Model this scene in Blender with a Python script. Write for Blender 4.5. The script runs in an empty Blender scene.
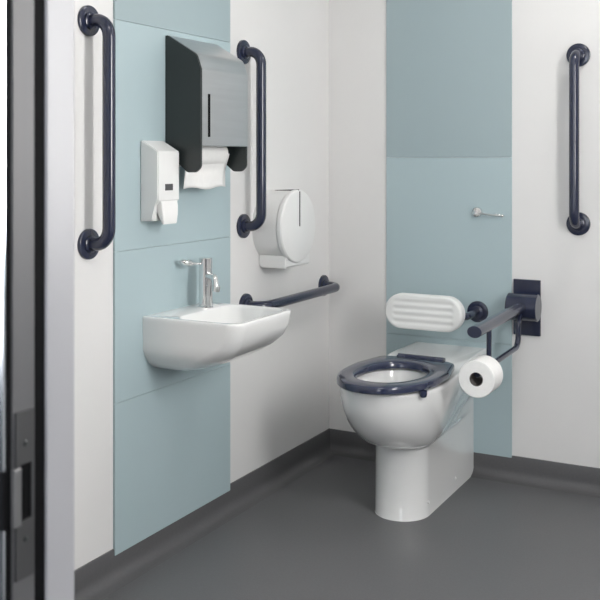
import bpy, bmesh, math, random
from mathutils import Vector, Matrix
C = bpy.context.scene.collection
PI = math.pi
random.seed(4)

# ------------------------------------------------------------------ materials
def mat(name, col, rough=.5, metal=0., coat=0., var=.03, scale=6., bump=0., bscale=200., stretch=None, spec=None, sss=0.):
    m = bpy.data.materials.new(name); m.use_nodes = True
    nt = m.node_tree; b = nt.nodes['Principled BSDF']
    b.inputs['Roughness'].default_value = rough
    b.inputs['Metallic'].default_value = metal
    b.inputs['Coat Weight'].default_value = coat
    b.inputs['Coat Roughness'].default_value = .04
    if spec is not None: b.inputs['Specular IOR Level'].default_value = spec
    tc = nt.nodes.new('ShaderNodeTexCoord')
    mp = nt.nodes.new('ShaderNodeMapping'); nt.links.new(tc.outputs['Object'], mp.inputs[0])
    if stretch: mp.inputs['Scale'].default_value = stretch
    n = nt.nodes.new('ShaderNodeTexNoise'); n.inputs['Scale'].default_value = scale; n.inputs['Detail'].default_value = 5
    nt.links.new(mp.outputs[0], n.inputs['Vector'])
    r = nt.nodes.new('ShaderNodeValToRGB')
    r.color_ramp.elements[0].position = .3; r.color_ramp.elements[1].position = .7
    r.color_ramp.elements[0].color = tuple(c*(1-var) for c in col)+(1,)
    r.color_ramp.elements[1].color = tuple(min(1, c*(1+var)) for c in col)+(1,)
    nt.links.new(n.outputs['Fac'], r.inputs[0]); nt.links.new(r.outputs[0], b.inputs['Base Color'])
    if bump:
        n2 = nt.nodes.new('ShaderNodeTexNoise'); n2.inputs['Scale'].default_value = bscale; n2.inputs['Detail'].default_value = 3
        nt.links.new(mp.outputs[0], n2.inputs['Vector'])
        bp = nt.nodes.new('ShaderNodeBump'); bp.inputs['Strength'].default_value = bump; bp.inputs['Distance'].default_value = .002
        nt.links.new(n2.outputs['Fac'], bp.inputs['Height']); nt.links.new(bp.outputs[0], b.inputs['Normal'])
    return m

def glow(name, col, strength):
    m = bpy.data.materials.new(name); m.use_nodes = True
    nt = m.node_tree; nt.nodes.clear()
    e = nt.nodes.new('ShaderNodeEmission'); e.inputs[0].default_value = tuple(col)+(1,); e.inputs[1].default_value = strength
    o = nt.nodes.new('ShaderNodeOutputMaterial'); nt.links.new(e.outputs[0], o.inputs[0])
    return m

M = dict(
    wall=mat('wall_white', (.76, .755, .75), .38, var=.015, scale=3, bump=.05, bscale=300, spec=.35),
    ceil=mat('ceiling_white', (.8, .8, .79), .8, var=.01),
    floor=mat('vinyl_grey', (.125, .126, .132), .42, var=.05, scale=140, bump=.08, bscale=500, spec=.4),
    skirt=mat('vinyl_skirt', (.108, .108, .112), .42, var=.05, scale=140, spec=.4),
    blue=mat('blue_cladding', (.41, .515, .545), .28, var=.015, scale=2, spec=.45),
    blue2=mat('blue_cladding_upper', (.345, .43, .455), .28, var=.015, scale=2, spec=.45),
    navy=mat('navy_paint', (.016, .021, .048), .22, coat=.4, var=.05),
    navyseat=mat('navy_plastic', (.020, .027, .062), .16, coat=.5, var=.04),
    ceramic=mat('white_ceramic', (.80, .805, .80), .08, coat=1., var=.01),
    water=mat('bowl_water', (.62, .67, .68), .03, var=.01),
    chrome=mat('chrome', (.78, .78, .78), .1, metal=1, var=.02),
    steel=mat('brushed_steel', (.62, .63, .64), .33, metal=1, var=.04, scale=60, stretch=(1, .05, 1)),
    dark=mat('dark_plastic', (.020, .026, .026), .32, var=.05),
    grey=mat('grey_window', (.07, .07, .075), .3, var=.05),
    plastic=mat('white_plastic', (.78, .785, .78), .32, var=.01),
    tag=mat('white_lever', (.85, .85, .84), .4, var=.01),
    paper=mat('white_paper', (.84, .84, .83), .9, var=.02, scale=60, bump=.2, bscale=500),
    core=mat('core_dark', (.10, .09, .085), .8, var=.1),
    frame=mat('frame_white', (.44, .44, .465), .35, var=.01),
    alu=mat('frame_aluminium', (.125, .125, .13), .45, metal=.1, var=.02, stretch=(1, 1, .05), scale=80),
    plate=mat('plate_steel', (.07, .07, .073), .4, metal=.3, var=.04, stretch=(1, 1, .1), scale=60),
    rubber=mat('black_rubber', (.004, .004, .005), .7, var=.1, spec=.1),
    clad=mat('glossy_cladding', (.62, .64, .68), .16, metal=1., var=.01),
    carpet=mat('corridor_floor', (.025, .026, .03), .8, var=.2, scale=80),
    lightbody=mat('light_body', (.7, .7, .7), .5),
)

# ------------------------------------------------------------------ helpers
def obj(name, bm, m, parent=None, smooth=False, angle=35):
    bmesh.ops.recalc_face_normals(bm, faces=bm.faces)
    me = bpy.data.meshes.new(name); bm.to_mesh(me); bm.free()
    me.materials.append(m)
    if smooth:
        me.polygons.foreach_set('use_smooth', [True]*len(me.polygons))
        me.set_sharp_from_angle(angle=math.radians(angle))
    o = bpy.data.objects.new(name, me); C.objects.link(o)
    if parent: o.parent = parent; o.matrix_parent_inverse = parent_inv(parent)
    return o
def parent_inv(p):
    q = p; mt = Matrix.Identity(4)
    chain = []
    while q: chain.append(q); q = q.parent
    for q in reversed(chain):
        if q.parent: mt = mt @ q.matrix_parent_inverse
        mt = mt @ q.matrix_basis
    return mt.inverted()
def thing(name, label, cat, loc, group=None):
    o = bpy.data.objects.new(name, None); C.objects.link(o); o.empty_display_size = .05
    o.location = loc; o['label'] = label; o['category'] = cat
    if group: o['group'] = group
    return o
def struct(name, bm, m, parent=None, smooth=False, angle=35):
    o = obj(name, bm, m, parent, smooth, angle)
    if not parent: o['kind'] = 'structure'
    return o
def box(bm, x0, y0, z0, x1, y1, z1, bev=0, seg=3):
    r = bmesh.ops.create_cube(bm, size=1)
    bmesh.ops.scale(bm, vec=(abs(x1-x0), abs(y1-y0), abs(z1-z0)), verts=r['verts'])
    bmesh.ops.translate(bm, vec=((x0+x1)/2, (y0+y1)/2, (z0+z1)/2), verts=r['verts'])
    if bev:
        es = list({e for v in r['verts'] for e in v.link_edges})
        bmesh.ops.bevel(bm, geom=es, offset=bev, segments=seg, affect='EDGES', profile=.5)
    return bm
def ring_faces(bm, a, b):
    n = len(a)
    for i in range(n):
        bm.faces.new((a[i], a[(i+1) % n], b[(i+1) % n], b[i]))
def tube(bm, pts, r, seg=24, sx=1., sy=1., caps=True):
    pts = [Vector(p) for p in pts]; prev = None; N = None
    rs = r if isinstance(r, (list, tuple)) else [r]*len(pts)
    for i, p in enumerate(pts):
        if i == 0: t = pts[1]-p
        elif i == len(pts)-1: t = p-pts[i-1]
        else: t = (pts[i+1]-p).normalized()+(p-pts[i-1]).normalized()
        t.normalize()
        if N is None:
            up = Vector((0, 0, 1)) if abs(t.z) < .9 else Vector((1, 0, 0))
            N = t.cross(up).normalized()
        else:
            N = (N-t*N.dot(t)).normalized()
        B = t.cross(N)
        vs = [bm.verts.new(p+(N*math.cos(2*PI*k/seg)*sx+B*math.sin(2*PI*k/seg)*sy)*rs[i]) for k in range(seg)]
        if prev: ring_faces(bm, prev, vs)
        elif caps: bm.faces.new(vs)
        prev = vs
    if caps: bm.faces.new(prev)
    return bm
def fillet(pts, rad, n=10):
    pts = [Vector(p) for p in pts]; out = [pts[0]]
    for i in range(1, len(pts)-1):
        a = (pts[i-1]-pts[i]).normalized(); b = (pts[i+1]-pts[i]).normalized()
        half = a.angle(b)/2; d = rad/math.tan(half); c = pts[i]+(a+b).normalized()*(rad/math.sin(half))
        s = pts[i]+a*d-c; e = pts[i]+b*d-c
        su = s.normalized(); eu = (e-su*e.dot(su)).normalized(); th = s.angle(e)
        for k in range(n+1):
            out.append(c+(su*math.cos(th*k/n)+eu*math.sin(th*k/n))*rad)
    out.append(pts[-1]); return out
def lathe(bm, prof, origin, axis, seg=40):
    """prof: (radius, distance along axis)"""
    q = Vector((0, 0, 1)).rotation_difference(Vector(axis).normalized()); o = Vector(origin); prev = None
    for r, h in prof:
        if r < 1e-6: vs = [bm.verts.new(o+q @ Vector((0, 0, h)))]
        else: vs = [bm.verts.new(o+q @ Vector((r*math.cos(2*PI*k/seg), r*math.sin(2*PI*k/seg), h))) for k in range(seg)]
        if prev:
            if len(prev) == 1 and len(vs) > 1:
                for k in range(seg): bm.faces.new((prev[0], vs[k], vs[(k+1) % seg]))
            elif len(vs) == 1 and len(prev) > 1:
                for k in range(seg): bm.faces.new((prev[k], prev[(k+1) % seg], vs[0]))
            else: ring_faces(bm, prev, vs)
        prev = vs
    return bm
def prism(bm, pts, y0, y1, bev=0):
    """(x,z) outline extruded along y"""
    a = [bm.verts.new((x, y0, z)) for x, z in pts]; b = [bm.verts.new((x, y1, z)) for x, z in pts]
    fa = bm.faces.new(a); fb = bm.faces.new(b); ring_faces(bm, a, b)
    if bev:
        es = list(set(fa.edges) | set(fb.edges))
        bmesh.ops.bevel(bm, geom=es, offset=bev, segments=3, affect='EDGES')
    return bm
def round2(pts, rads, n=8):
    out = []
    N = len(pts)
    for i in range(N):
        p = Vector(pts[i]); r = rads[i]
        if r <= 0: out.append(tuple(p)); continue
        a = (Vector(pts[i-1])-p).normalized(); b = (Vector(pts[(i+1) % N])-p).normalized()
        half = a.angle(b)/2; d = r/math.tan(half); c = p+(a+b).normalized()*(r/math.sin(half))
        s = p+a*d-c; e = p+b*d-c
        ang = s.angle_signed(e)
        for k in range(n+1):
            t = -ang*k/n
            out.append((c.x+s.x*math.cos(t)-s.y*math.sin(t), c.y+s.x*math.sin(t)+s.y*math.cos(t)))
    return out
def sub(o, lv=2):
    m = o.modifiers.new('smooth', 'SUBSURF'); m.levels = lv; m.render_levels = lv

# ------------------------------------------------------------------ room shell (left wall x=0, back wall y=0)
RX, DY0, DY1, H = 2.05, -2.637, -2.740, 2.5
struct('floor', box(bmesh.new(), -2.0, -4.6, -.1, 3.6, .1, 0), M['floor'])
struct('ceiling', box(bmesh.new(), -2.0, -4.6, H, 3.6, .1, H+.1), M['ceil'])
struct('wall_left', box(bmesh.new(), -.1, DY0, 0, 0, 0, H), M['wall'])
struct('wall_back', box(bmesh.new(), -.1, 0, 0, RX+.1, .1, H), M['wall'])
WY0, WY1, WZ0, WZ1 = -1.78, -1.38, .95, 1.95
bm = bmesh.new()
box(bm, RX, DY0, 0, RX+.12, WY0, H); box(bm, RX, WY1, 0, RX+.12, 0, H); box(bm, RX, WY0, 0, RX+.12, WY1, WZ0); box(bm, RX, WY0, WZ1, RX+.12, WY1, H)
struct('wall_right', bm, M['wall'])
w = struct('added_pane_3', box(bmesh.new(), RX+.06, WY0, WZ0, RX+.07, WY1, WZ1), glow('added_side_glow', (1., .985, .965), 20))  # unseen glowing pane added to light the room from the right
bm = bmesh.new()
for y in (WY0, WY1-.03): box(bm, RX+.03, y, WZ0, RX+.09, y+.03, WZ1)
for z in (WZ0, WZ1-.03): box(bm, RX+.03, WY0, z, RX+.09, WY1, z+.03)
struct('pane_frame', bm, M['alu'], w)
bm = bmesh.new()
box(bm, -2.0, DY1, 0, .955, DY0, H); box(bm, 2.0, DY1, 0, 3.6, DY0, H); box(bm, .955, DY1, 2.13, 2.0, DY0, H)
struct('wall_front', bm, M['wall'])
bm = bmesh.new()
box(bm, -2.0, -4.7, 0, 3.6, -4.6, .45); box(bm, -2.0, -4.7, 2.35, 3.6, -4.6, H); box(bm, .1, -4.7, .45, .75, -4.6, 2.35); box(bm, 2.15, -4.7, .45, 3.6, -4.6, 2.35); box(bm, -2.0, -4.7, .45, -1.9, -4.6, 2.35)
struct('wall_corridor', bm, mat('corridor_wall', (.05, .055, .065), .6))
struct('wall_corridor_left', box(bmesh.new(), -2.1, -4.7, 0, -2.0, DY1, H), M['wall'])
struct('wall_corridor_right', box(bmesh.new(), 3.6, -4.7, 0, 3.7, DY1, H), M['wall'])
# corridor floor and unseen glowing panes added for fill and cladding reflection
struct('floor_corridor', box(bmesh.new(), -2.0, -4.6, 0, 3.6, DY1, .004), M['carpet'])
for nm, x0, x1, st in (('added_pane_1', .75, 2.15, 3.), ('added_pane_2', -1.9, .1, 5.)):
    w = struct(nm, box(bmesh.new(), x0, -4.66, .45, x1, -4.64, 2.35), glow('added_corridor_glow', (.93, .965, 1.), st))
    bm = bmesh.new()
    for x in (x0, x1): box(bm, x-.03, -4.64, .45, x+.03, -4.60, 2.35)
    for z in (.45, 2.32): box(bm, x0, -4.64, z, x1, -4.60, z+.03)
    struct('pane_frame', bm, M['alu'], w)

# coved skirting
def skirt(name, horizontal):
    prof = [(.0, .088), (.0035, .087), (.0045, .084), (.005, .045)]
    R = .030
    for k in range(9):
        t = k/8*PI/2; prof.append((.005+R-R*math.cos(t), .0335-R*math.sin(t)+.0))
    prof = [(a, b) for a, b in prof]+[(.040, .0020), (.046, .0008), (.052, .0001), (.052, -.002), (0, -.002)]
    bm = bmesh.new()
    if horizontal:   # along back wall
        a = [bm.verts.new((max(d, 0)*1.0, -d, z)) for d, z in prof]; b = [bm.verts.new((RX-d, -d, z)) for d, z in prof]
    else:
        a = [bm.verts.new((d, -d, z)) for d, z in prof]; b = [bm.verts.new((d, DY0, z)) for d, z in prof]
    bm.faces.new(a); bm.faces.new(b); ring_faces(bm, a, b)
    return struct(name, bm, M['skirt'], None, True, 25)
skirt('baseboard_left', False); skirt('baseboard_back', True)

# blue hygiene cladding strips, laid over the white walls, with fine joints between boards
bm = bmesh.new(); g = .0005
for z0, z1 in ((.069, .495), (.495, .922), (.922, 1.575)):
    box(bm, .0, -1.366, z0+g, .0075, -.762, z1-g, .0005, 1)
struct('trim_1', bm, M['blue'])
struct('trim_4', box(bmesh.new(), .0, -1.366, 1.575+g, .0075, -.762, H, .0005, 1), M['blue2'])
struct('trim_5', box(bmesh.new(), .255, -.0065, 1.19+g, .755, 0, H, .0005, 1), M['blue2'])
bm = bmesh.new()
for z0, z1 in ((.080, .498), (.498, 1.19)):
    box(bm, .255, -.0065, z0+g, .755, 0, z1-g, .0005, 1)
struct('trim_2', bm, M['blue'])

# ------------------------------------------------------------------ door frame in the front wall
dr = struct('door_1', box(bmesh.new(), .955, DY0-.046, .004, .98, DY0, 2.13, .002, 2), M['frame'])
dr['kind'] = 'structure'
obj('door_frame', box(bmesh.new(), .955, -2.7355, .004, .9795, -2.700, 2.13, .003, 3), M['alu'], dr)
bm = bmesh.new(); box(bm, .955, -2.700, .004, .977, -2.683, 2.13); box(bm, .955, -2.7412, .004, .979, -2.7358, 2.13)
obj('seal', bm, M['rubber'], dr)
bm = bmesh.new(); box(bm, 1.98, DY1, .004, 2.0, DY0, 2.13); box(bm, .98, DY1, 2.10, 1.98, DY0, 2.13)
obj('door_lining', bm, M['frame'], dr)
# outer cladding of the corridor side
struct('trim_3', box(bmesh.new(), -2.0, DY1-.006, 0.004, .9775, DY1-.0015, H), M['clad'])
# strike plate
bm = bmesh.new()
px0, px1 = .9795, .9820
y0, y1, hy0, hy1 = -2.731, -2.704, -2.7245, -2.7085
z0, z1, hz0, hz1 = .730, .910, .793, .853
for a, b, c, d in ((y0, y1, z0, hz0), (y0, y1, hz1, z1), (y0, hy0, hz0, hz1), (hy1, y1, hz0, hz1)):
    box(bm, px0, a, c, px1, b, d)
sp = obj('strike_plate', bm, M['plate'], dr)
obj('recess', box(bmesh.new(), .9793, hy0, hz0, .9800, hy1, hz1), M['rubber'], sp)
bm = bmesh.new()
box(bm, .9795, -2.7375, hz0-.004, .9845, hy0-.001, hz1-.002, .001, 2)
obj('lip', bm, mat('lip_steel', (.2, .2, .205), .4, metal=.6), sp)
obj('lip_guard', box(bmesh.new(), .9695, -2.7475, hz0-.004, .9800, -2.7378, hz1-.002, .001, 2), M['rubber'], sp)
for z in (.875, .772):
    bm = bmesh.new(); lathe(bm, [(.0035, 0), (.0033, .0006), (.0015, .0012), (0, .0012)], (px1, -2.7175, z), (1, 0, 0), 16)
    obj('screw', bm, M['dark'], sp)

# ------------------------------------------------------------------ grab rails
def flange(bm, p, ax, r=.042):
    lathe(bm, [(0, 0), (r, 0), (r, .006), (r-.001, .0085), (r-.004, .010), (.024, .010), (.0235, .014), (.019, .0165), (0, .0165)], p, ax, 40)
def grab_rail(a, b, ax, label, off=.073):
    a, b, ax = Vector(a), Vector(b), Vector(ax)
    t = thing('grab_rail', label, 'grab rail', a, 'navy tubular grab rails fixed to the walls')
    for p in (a, b):
        bm = bmesh.new(); flange(bm, p, ax); obj('flange', bm, M['navy'], t, True)
    bm = bmesh.new()
    tube(bm, fillet([a+ax*.008, a+ax*off, b+ax*off, b+ax*.008], .045, 12), .0175, 28)
    obj('rail', bm, M['navy'], t, True)
    return t
grab_rail((.0, -1.472, .952), (0, -1.472, 1.557), (1, 0, 0), 'vertical navy grab rail nearest the door, left of the white soap dispenser')
grab_rail((.0, -.669, .952), (0, -.669, 1.552), (1, 0, 0), 'vertical navy grab rail right of the steel towel dispenser, above the basin')
grab_rail((0, -.655, .676), (0, -.055, .676), (1, 0, 0), 'horizontal navy grab rail on the left wall behind the basin, running to the corner')
grab_rail((.996, 0, .952), (.996, 0, 1.555), (0, -1, 0), 'vertical navy grab rail alone on the white back wall, farthest right')

# ------------------------------------------------------------------ paper towel dispenser
t = thing('towel_dispenser', 'steel fronted paper towel dispenser with dark sides on blue panel above basin', 'towel dispenser', (.0075, -.99, 1.145))
X0 = .0078
cheek = round2([(X0, 1.556), (X0+.010, 1.556), (.120, 1.495), (.136, 1.45), (.136, 1.158), (.118, 1.143), (.090, 1.143), (X0, 1.205)],
               [0, .006, .028, .012, .018, .016, .02, 0], 6)
Y0, Y1 = -1.131, -.864
bm = bmesh.new(); prism(bm, cheek, Y0, Y0+.009, .002); obj('side_panel', bm, M['dark'], t, True, 30)
bm = bmesh.new(); prism(bm, cheek, Y1-.009, Y1, .002); obj('side_panel', bm, M['dark'], t, True, 30)
cov = round2([(X0, 1.5565), (X0+.0104, 1.5568), (.1205, 1.4965), (.1367, 1.45), (.1367, 1.222), (.108, 1.222), (.104, 1.25), (X0, 1.25)],
             [0, .004, .028, .012, .003, 0, 0, 0], 10)
bm = bmesh.new(); prism(bm, cov, Y0+.0092, Y1+.0006, .0006)
obj('cover', bm, M['steel'], t, True, 30)
obj('level_window', box(bmesh.new(), .1368, -1.092, 1.249, .1374, -1.080, 1.378), M['rubber'], t)
bm = bmesh.new(); lathe(bm, [(.0, 0), (.040, 0), (.040, Y1-Y0-.055), (0, Y1-Y0-.055)], (.052, Y0+.012, 1.200), (0, 1, 0), 40)
obj('paper_roll', bm, M['paper'], t, True)
bm = bmesh.new(); pr = None
for k in range(14):
    u = k/13; z = 1.20-.108*u; x = .086-.020*min(1, u*2.2)+.002*math.sin(u*PI*1.3)
    row = [bm.verts.new((x+.002*math.sin(j*.8+k*.3), Y0+.014+.003*u+(Y1-Y0-.045+.012*u)*j/10, z+.004*u*math.sin(j*.9))) for j in range(11)]
    if pr:
        for j in range(10): bm.faces.new((pr[j], pr[j+1], row[j+1], row[j]))
    pr = row
o = obj('paper_sheet', bm, M['paper'], t, True); s = o.modifiers.new('t', 'SOLIDIFY'); s.thickness = .0008

# ------------------------------------------------------------------ soap dispenser
t = thing('soap_dispenser', 'slim white soap dispenser with small grey window on blue panel', 'soap dispenser', (.0075, -1.19, 1.0))
ys0, ys1 = -1.252, -1.146
bm = bmesh.new()
prism(bm, [(X0, 1.236), (.014, 1.237), (.070, 1.206), (.0715, 1.2), (.0715, 1.064), (.056, 1.048), (.050, 1.003), (X0, 1.001)], ys0, ys1, .003)
obj('housing', bm, M['plastic'], t, True, 25)
obj('level_window', box(bmesh.new(), .0712, -1.218, 1.091, .0722, -1.180, 1.110), M['grey'], t)
bm = bmesh.new()
rings = []
for z, x0, x1, hw in ((1.060, .052, .0735, .040), (1.045, .050, .076, .040), (1.020, .056, .077, .038), (.996, .067, .076, .034), (.993, .069, .075, .032)):
    rings.append([bm.verts.new((x, -1.197+y, z)) for x, y in round2([(x0, -hw), (x1, -hw), (x1, hw), (x0, hw)], [.005]*4, 4)])
for a, b in zip(rings, rings[1:]): ring_faces(bm, a, b)
bm.faces.new(rings[0]); bm.faces.new(rings[-1])
obj('push_lever', bm, M['tag'], t, True)

# ------------------------------------------------------------------ jumbo roll dispenser
t = thing('toilet_roll_dispenser', 'round white jumbo toilet roll dispenser with dark slit on left wall', 'toilet roll dispenser', (0, -.482, .8))
yc, zc, R, D = -.482, .944, .130, .122
bm = bmesh.new()
lathe(bm, [(0, .0), (R-.004, .0), (R-.004, D-.026), (R-.006, D-.024), (R-.006, D-.022), (R, D-.020), (R, D-.008), (R-.003, D-.003), (R-.010, D), (0, D)], (0, yc, zc), (1, 0, 0), 72)
obj('drum_cover', bm, M['plastic'], t, True, 30)
bm = bmesh.new(); box(bm, D, yc-.004, zc, D+.0012, yc+.004, zc+R-.006, .0004, 1)
tube(bm, [(.02, yc+.002, zc+R-.0045), (D-.004, yc+.002, zc+R-.0005)], .0022, 8)
obj('level_window', bm, M['grey'], t)
bm = bmesh.new()
prism(bm, [(0, .845), (.110, .845), (.110, .806), (.105, .799), (.012, .799), (0, .808)], -.562, -.382, .003)
obj('paper_outlet', bm, M['plastic'], t, True, 25)

# ------------------------------------------------------------------ basin
def rrect(x0, x1, hw, r, n=14, bulge=0., back_r=None):
    pts = [(x0, -hw), (x1, -hw), (x1, hw), (x0, hw)]
    br = .0005 if back_r is None else back_r
    return round2(pts, [br, r, r, br], n)
BY = -1.074
t = thing('wash_basin', 'white ceramic wall hung wash basin on the blue panel', 'wash basin', (.0075, BY, .55))
def densify(loop, step=.012):
    return loop
def resample(loop, n):
    L = [Vector(p) for p in loop]; L.append(L[0]); ds = [0]
    for a, b in zip(L, L[1:]): ds.append(ds[-1]+(b-a).length)
    out = []; j = 0
    for k in range(n):
        d = ds[-1]*k/n
        while ds[j+1] < d: j += 1
        f = (d-ds[j])/max(1e-9, ds[j+1]-ds[j]); p = L[j].lerp(L[j+1], f); out.append((p.x, p.y))
    return out
def radial(loop, c, n):
    """points of a star-shaped loop at n equal angles about c"""
    out = []; L = loop+[loop[0]]
    for k in range(n):
        a = 2*PI*k/n; d = Vector((math.cos(a), math.sin(a))); best = None
        for p, q in zip(L, L[1:]):
            p2 = Vector(p)-Vector(c); e = Vector(q)-Vector(p)
            den = d.x*e.y-d.y*e.x
            if abs(den) < 1e-12: continue
            tt = (p2.x*e.y-p2.y*e.x)/den; u = (p2.x*d.y-p2.y*d.x)/den
            if tt > 0 and -1e-6 <= u <= 1+1e-6 and (best is None or tt > best): best = tt
        out.append((c[0]+d.x*best, c[1]+d.y*best))
    return out
def loft(bm, levels, c, n, cap_last=True, cap_first=False, fx=None):
    prev = None; first = None
    for z, loop in levels:
        pts = radial(loop, c, n)
        vs = [bm.verts.new(fx(x, y, z) if fx else (x, y, z)) for x, y in pts]
        if prev: ring_faces(bm, prev, vs)
        else: first = vs
        prev = vs
    if cap_last: bm.faces.new(prev)
    if cap_first: bm.faces.new(first)
bm = bmesh.new(); NB = 160
XB = X0
lv = [(.552, rrect(XB, .070, .050, .03)), (.553, rrect(XB, .095, .072, .04)), (.558, rrect(XB, .130, .095, .06)), (.568, rrect(XB, .172, .118, .075)), (.583, rrect(XB, .215, .138, .08)), (.603, rrect(XB, .257, .154, .08)),
      (.625, rrect(XB, .290, .166, .07)), (.650, rrect(XB, 0.3146, 0.1650, 0.0490)), (.680, rrect(XB, 0.3289, 0.1672, 0.0446)), (.710, rrect(XB, 0.3346, 0.1676, 0.0418)), (.718, rrect(XB, 0.3346, 0.1676, 0.0418)), (.722, rrect(XB, 0.3331, 0.1663, 0.0407)),
      (.7235, rrect(XB, 0.3298, 0.1633, 0.0389)),
      (.7235, rrect(.102, 0.3194, 0.1548, .050, back_r=.05)), (.7215, rrect(.104, 0.3155, 0.1522, .05, back_r=.05)), (.714, rrect(.107, 0.3117, 0.1496, .05, back_r=.05)),
      (.68, rrect(.112, 0.3001, 0.1419, .055, back_r=.055)), (.645, rrect(.122, 0.2780, 0.1283, .06, back_r=.06)), (.622, rrect(.135, 0.2492, 0.1026, .06, back_r=.06)),
      (.612, rrect(.160, 0.2203, 0.0641, .035, back_r=.035)), (.609, rrect(.185, 0.2011, 0.0171, .01, back_r=.01))]
lv = [(z, [(x, y+BY) for x, y in l]) for z, l in lv]
# the outer loops are resampled about a centre that moves outward as the shell widens
prev = None
for z, l in lv:
    vs = [bm.verts.new((x, y, z)) for x, y in l]
    if prev: ring_faces(bm, prev, vs)
    else: bm.faces.new(vs)
    prev = vs
bm.faces.new(prev)
obj('bowl', bm, M['ceramic'], t, True, 60)
bm = bmesh.new(); lathe(bm, [(.0, .001), (.018, .001), (.022, .002), (.024, 0)], (.2, BY, .6095), (0, 0, 1), 24)
obj('drain', bm, M['chrome'], t, True)

# tap
tx, ty, tz = .070, -1.004, .7235
t = thing('mixer_tap', 'chrome lever mixer tap standing on the basin ledge', 'tap', (tx, ty, tz))
bm = bmesh.new(); lathe(bm, [(0, 0), (.0235, 0), (.0235, .003), (.021, .005), (.021, .116), (.0202, .117), (.0202, .119), (.021, .120), (.021, .151), (.0195, .153), (0, .151)], (tx, ty, tz), (0, 0, 1), 40)
obj('tap_body', bm, M['chrome'], t, True)
bm = bmesh.new(); tube(bm, fillet([(tx, ty, tz+.098), (tx+.052, ty-.030, tz+.098), (tx+.060, ty-.035, tz+.070)], .012, 8), .0105, 20)
s = obj('spout', bm, M['chrome'], t, True)
bm = bmesh.new(); lathe(bm, [(0, 0), (.012, 0), (.0125, .003), (.0125, .016), (.011, .018), (0, .018)], (tx+.0605, ty-.0355, tz+.058), (.2, -.1, 1), 24)
obj('spout_nozzle', bm, M['chrome'], s, True)
bm = bmesh.new(); d = Vector((-.42, -.9, 0)).normalized(); p0 = Vector((tx, ty, tz+.136))
tube(bm, [p0, p0+d*.03, p0+d*.045+Vector((0, 0, .001)), p0+d*.062+Vector((0, 0, .004)), p0+d*.082+Vector((0, 0, .009)), p0+d*.094+Vector((0, 0, .012))],
     [.006, .006, .009, .016, .0145, .004], 16, sx=1, sy=.62)
obj('lever', bm, M['chrome'], t, True, 60)

# ------------------------------------------------------------------ toilet
TX = .518
t = thing('toilet', 'white ceramic back to wall toilet with a navy open seat', 'toilet', (TX, -.3, 0))
def outline(wr, wf, ycn, yF, n=2.4, yb=0.):
    pts = []
    K = 24
    for k in range(K):            # right side from wall to widest
        u = k/K; s = u*u*(3-2*u)
        pts.append((TX+wr+(wf-wr)*s, yb-(ycn+yb)*u))
    for k in range(41):
        a = PI*k/40; c, s = math.cos(a), math.sin(a)
        pts.append((TX+wf*math.copysign(abs(c)**(2/n), c), -ycn-(yF-ycn)*abs(s)**(2/n)))
    for k in range(K-1, -1, -1):
        u = k/K; s = u*u*(3-2*u)
        pts.append((TX-wr-(wf-wr)*s, yb-(ycn+yb)*u))
    for k in range(1, 12): pts.append((TX-wr+2*wr*k/12, yb))
    return pts
TC = (TX, -.57)
yb = -.0066
P = [(0, .094, .094, .484, .585, 2.05), (.004, .092, .092, .484, .582, 2.05), (.228, .092, .092, .484, .580, 2.05), (.237, .092, .094, .486, .585, 2.05), (.242, .092, .101, .490, .598, 2.05)]
for k in range(0, 15):
    q = k/14; sq = (1-(1-q)**2.1)**.8; rr = max(0, (q-.25)/.75)**.9
    P.append((.245+.196*q, .092+.050*rr, .110+.057*sq, .500+.042*sq, .618+.158*sq, 2.05+.2*q))
P += [(.451, .143, .167, .545, .779, 2.25), (.455, .140, .165, .545, .777, 2.25), (.456, .134, .161, .545, .773, 2.25)]
def mound(x, y, z):
    if z > .436:
        f = max(0, min(1, (y+.36)/.16)); f = f*f*(3-2*f); z += .020*f*min(1, (z-.436)/.015)
    return (x, y, z)
bm = bmesh.new(); NT = 200
levels = [(z, outline(a, b, c, d, n, yb)) for z, a, b, c, d, n in P]
def ell(ax, by, cy=-.57, n=2.2):
    return [(TX+ax*math.copysign(abs(math.cos(a))**(2/n), math.cos(a)), cy+by*math.copysign(abs(math.sin(a))**(2/n), math.sin(a))) for a in [2*PI*k/80 for k in range(80)]]
levels += [(.456, ell(.120, .165)), (.452, ell(.117, .161)), (.43, ell(.115, .158)), (.38, ell(.110, .148)), (.34, ell(.090, .115, -.55)), (.31, ell(.065, .075, -.53)), (.29, ell(.045, .050, -.51)), (.28, ell(.02, .03, -.51))]
# radial sampling needs the centre inside every outline
prev = None
def along(loop, c, rim):
    out = []; L = loop+[loop[0]]
    for q0 in rim:
        d = (Vector(q0)-Vector(c)).normalized(); best = .01
        for p, q in zip(L, L[1:]):
            p2 = Vector(p)-Vector(c); e = Vector(q)-Vector(p); den = d.x*e.y-d.y*e.x
            if abs(den) < 1e-12: continue
            tt = (p2.x*e.y-p2.y*e.x)/den; u = (p2.x*d.y-p2.y*d.x)/den
            if tt > 0 and -1e-6 <= u <= 1+1e-6: best = max(best, tt)
        out.append((c[0]+d.x*best, c[1]+d.y*best))
    return out
rim = levels[len(P)-1][1]
for i, (z, l) in enumerate(levels):
    pts = l if i < len(P) else along(l, (TX, -.55), rim)
    vs = [bm.verts.new(mound(x, y, z)) for x, y in pts]
    if prev: ring_faces(bm, prev, vs)
    else: bm.faces.new(vs)
    prev = vs
bm.faces.new(prev)
pan = obj('pan', bm, M['ceramic'], t, True, 50)
bm = bmesh.new(); vs = [bm.verts.new((x, y, .335)) for x, y in ell(.087, .110, -.548)]; bm.faces.new(vs)
obj('water', bm, M['water'], t)
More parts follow.
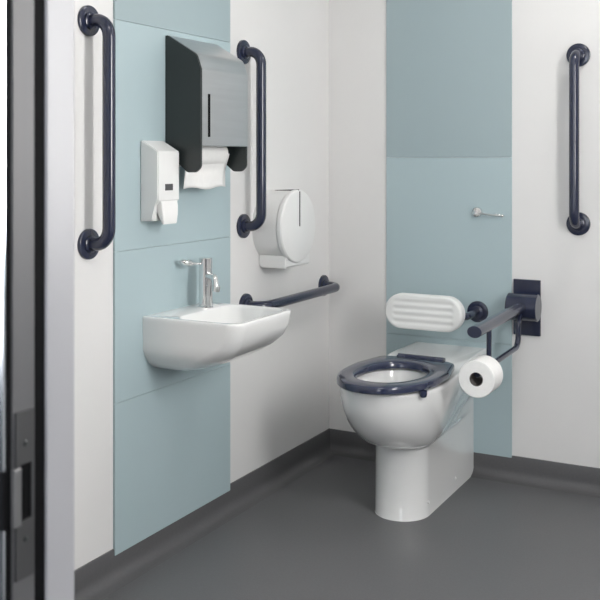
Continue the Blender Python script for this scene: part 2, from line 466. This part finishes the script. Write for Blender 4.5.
# floor fixing caps
for y in (-.49, -.218):
    bm = bmesh.new(); lathe(bm, [(.006, -.002), (.006, .002), (.004, .004), (0, .0045)], (TX+.0915, y, .045), (1, 0, 0), 18)
    obj('fixing_cap', bm, M['plastic'], t, True)
# seat
def seat_loop(o, hole=False, up=0):
    if hole: return ell(.110-o, .157-o, -.578, 2.1)
    w = .168-o; yF = .812-o; ycn = .55; pts = []
    for k in range(51):
        a = PI*k/50; c, s = math.cos(a), math.sin(a); n = 2.2
        pts.append((TX+w*math.copysign(abs(c)**(2/n), c), -ycn-(yF-ycn)*abs(s)**(2/n)))
    rear = round2([(TX-w, -.50), (TX-w+.030, -.352-o), (TX-w+.075, -.337-o), (TX+w-.075, -.337-o), (TX+w-.030, -.352-o), (TX+w, -.50)], [0, .035, .05, .05, .035, 0], 8)
    return pts+rear
zt = .487; zb_ = .463
S = [(zb_, seat_loop(.003)), (zb_+.003, seat_loop(0)), (zt-.008, seat_loop(0)), (zt-.003, seat_loop(.002)), (zt, seat_loop(.008)),
     (zt, seat_loop(-.010, True)), (zt-.003, seat_loop(-.004, True)), (zt-.009, seat_loop(0, True)), (zb_+.002, seat_loop(.001, True)), (zb_, seat_loop(-.002, True))]
bm = bmesh.new(); prev = first = None
for z, l in S:
    vs = [bm.verts.new((x, y, z)) for x, y in radial(l, (TX, -.55), NT)]
    if prev: ring_faces(bm, prev, vs)
    else: first = vs
    prev = vs
ring_faces(bm, prev, first)
seat = obj('seat', bm, M['navyseat'], t, True, 45)
bm = bmesh.new(); tube(bm, [(TX-.085, -.318, .482), (TX+.085, -.318, .482)], .0105, 20)
for sx in (-.07, .07): box(bm, TX+sx-.016, -.335, .470, TX+sx+.016, -.300, .489, .003, 2)
obj('hinge', bm, M['navyseat'], seat, True)
for x, y in ((TX+.150, -.69), (TX-.157, -.63)):
    bm = bmesh.new(); lathe(bm, [(0, .0), (.008, .0), (.011, .003), (.0125, .009), (.0125, .020), (0, .020)], (x, y, .444), (0, 0, 1), 20)
    obj('bumper', bm, M['navyseat'], seat, True)

# ------------------------------------------------------------------ back rest
t = thing('back_rest', 'white ribbed toilet back rest cushion on navy brackets over the toilet', 'back rest', (TX, 0, .611))
bm = bmesh.new()
BX = .505
px, pz, hw, hh, yf, yk = .487, .625, .149, .064, -.222, -.176
ax = hw-hh
def stad(s, seg=112):
    out = []
    for k in range(seg):
        a = 2*PI*(k+.5)/seg; c = math.cos(a); sg = 1 if c > 0 else -1
        out.append((c, math.sin(a), sg))
    pts = []
    q = seg//4
    per = []
    for k in range(28): per.append((ax*math.cos(PI*k/28), 1, None))
    # top edge from +ax to -ax, left arc, bottom edge, right arc
    for k in range(24): pts.append((ax-2*ax*k/24, hh*s))
    for k in range(24): a = PI/2+PI*k/24; pts.append((-ax+hh*s*math.cos(a), hh*s*math.sin(a)))
    for k in range(24): pts.append((-ax+2*ax*k/24, -hh*s))
    for k in range(24): a = -PI/2+PI*k/24; pts.append((ax+hh*s*math.cos(a), hh*s*math.sin(a)))
    return pts
rows = []
for s, y in ((.80, yk), (.94, yk), (.985, yk-.003), (1.0, yk-.009), (1.0, yf+.012), (.985, yf+.006), (.96, yf+.003)):
    rows.append([(x, y, z) for x, z in stad(s)])
NR = 44
for k in range(NR):
    s = .93*(1-k/NR)+.004
    row = []
    for x, z in stad(s):
        e = min(1, max(0, (.84-s)/.08)); xe = min(1, max(0, ((hw-.030)-abs(x))/.012))
        rib = (.5+.5*math.cos(2*PI*z/.0245))**1.0
        row.append((x, yf+.0026*(1-rib)*e*xe+.001*(s > .9), z))
    rows.append(row)
prev = None
for row in rows:
    vs = [bm.verts.new((px+x, y, pz+z)) for x, y, z in row]
    if prev: ring_faces(bm, prev, vs)
    else: bm.faces.new(vs)
    prev = vs
bm.faces.new(prev)
obj('cushion', bm, mat('white_moulded_foam', (.80, .81, .80), .45, var=.01), t, True, 60)
for x in (BX-.122, BX+.122):
    bm = bmesh.new(); flange(bm, (x, -.0066, .611), (0, -1, 0), .040); obj('flange', bm, M['navy'], t, True)
bm = bmesh.new(); tube(bm, fillet([(BX+.122, -.014, .611), (BX+.122, -.158, .611), (BX-.122, -.158, .611), (BX-.122, -.014, .611)], .035, 10), .0135, 20)
obj('bracket', bm, M['navy'], t, True)
for x in (BX-.06, BX+.045):
    obj('bracket_clip', box(bmesh.new(), x-.012, -.1765, .596, x+.012, -.160, .626, .002, 2), M['navy'], t)

# ------------------------------------------------------------------ drop down rail
t = thing('drop_down_rail', 'navy drop down support rail hinged from the back wall beside the toilet', 'support rail', (.812, 0, .54))
bm = bmesh.new(); box(bm, .762, -.010, .538, .862, 0, .742, .002, 2)
obj('wall_plate', bm, M['navy'], t)
bm = bmesh.new(); lathe(bm, [(0, 0), (.046, 0), (.049, .003), (.049, .107), (.046, .110), (0, .110)], (.757, -.058, .648), (1, 0, 0), 48)
box(bm, .775, -.05, .605, .85, -.008, .69)
obj('hinge_barrel', bm, M['navy'], t, True)
bm = bmesh.new(); tube(bm, fillet([(.812, -.095, .652), (.812, -.40, .650), (.812, -.628, .648)], .3, 4), .0215, 28, sx=1.08, sy=.86)
arm = obj('support_arm', bm, M['navy'], t, True)
bm = bmesh.new(); tube(bm, fillet([(.812, -.10, .625), (.812, -.125, .600), (.812, -.125, .518), (.812, -.600, .512)], .04, 10), .0098, 20)
tube(bm, [(.812, -.475, .632), (.812, -.475, .515)], .0085, 18)
obj('lower_bar', bm, M['navy'], t, True)

t = thing('toilet_roll', 'white toilet paper roll hung on the lower bar of the drop down rail', 'toilet roll', (.812, -.57, .444))
bm = bmesh.new(); y0 = -.628; L = .096
prof = [(.0215, 0), (.0555, 0), (.0575, .002), (.0575, L-.002), (.0555, L), (.0215, L)]
lathe(bm, prof, (.818, y0, .503), (0, 1, 0), 64)
obj('paper', bm, M['paper'], t, True, 30)
bm = bmesh.new(); lathe(bm, [(.0215, -.0004), (.0215, L+.0004), (.0200, L+.0004), (.0200, -.0004), (.0215, -.0004)], (.818, y0, .503), (0, 1, 0), 40)
obj('core', bm, M['core'], t, True, 30)

# ------------------------------------------------------------------ hook
t = thing('coat_hook', 'small chrome hook on the blue back panel above the toilet', 'hook', (.627, -.0065, .985))
bm = bmesh.new(); lathe(bm, [(0, 0), (.019, 0), (.019, .014), (.017, .017), (.012, .018), (0, .0185)], (.627, -.0066, .985), (0, -1, 0), 32)
obj('boss', bm, M['chrome'], t, True)
bm = bmesh.new(); tube(bm, [(.636, -.022, .981), (.68, -.030, .977), (.728, -.036, .975)], .0036, 14)
for f, r in ((.74, .0055), (.86, .0055), (1., .0062)):
    p = Vector((.636, -.022, .981)).lerp(Vector((.728, -.036, .975)), f)
    bmesh.ops.create_uvsphere(bm, u_segments=14, v_segments=10, radius=r, matrix=Matrix.Translation(p))
obj('arm', bm, M['chrome'], t, True)

# ------------------------------------------------------------------ lights
def area(name, loc, size, e, col):
    l = bpy.data.lights.new(name, 'AREA'); l.shape = 'SQUARE'; l.size = size; l.energy = e; l.color = col
    o = bpy.data.objects.new(name, l); C.objects.link(o); o.location = loc
    return o
for x, y, size, e, lab in ((1.38, -.50, .18, 4.5, 'small added ceiling light nearest the back wall, for shadows'),
                           (1.20, -2.10, .40, 4, 'larger added ceiling light nearest the doorway, for soft fill')):
    t = thing('added_ceiling_light', lab, 'ceiling light', (x, y, H-.03), 'unseen ceiling lights added to light the room')  # out of view, added to set the room's brightness and shadows
    h = size/2+.02; bm = bmesh.new()
    box(bm, x-h, y-h, H-.012, x+h, y+h, H)
    obj('housing', bm, M['lightbody'], t)
    a = area('lamp', (x, y, H-.014), size, e, (1, .975, .945)); a.parent = t; a.matrix_parent_inverse = Matrix.Translation(t.location).inverted()
w = bpy.data.worlds.new('World'); bpy.context.scene.world = w; w.use_nodes = True
w.node_tree.nodes['Background'].inputs[0].default_value = (.8, .9, 1, 1); w.node_tree.nodes['Background'].inputs[1].default_value = .3

# ------------------------------------------------------------------ camera
cd = bpy.data.cameras.new('Camera'); cam = bpy.data.objects.new('Camera', cd); C.objects.link(cam)
cam.location = (1.728, -3.487, 1.18)
cam.rotation_euler = (PI/2, 0, math.radians(28.1))
cd.sensor_width = 36; cd.lens = 956/600*36; cd.shift_y = -(300-160)/600; cd.clip_start = .01
cd.dof.use_dof = True; cd.dof.focus_distance = 3.0; cd.dof.aperture_fstop = 10
sc = bpy.context.scene; sc.camera = cam
sc.view_settings.view_transform = 'Standard'; sc.view_settings.look = 'None'; sc.view_settings.gamma = 1; sc.view_settings.exposure = .48
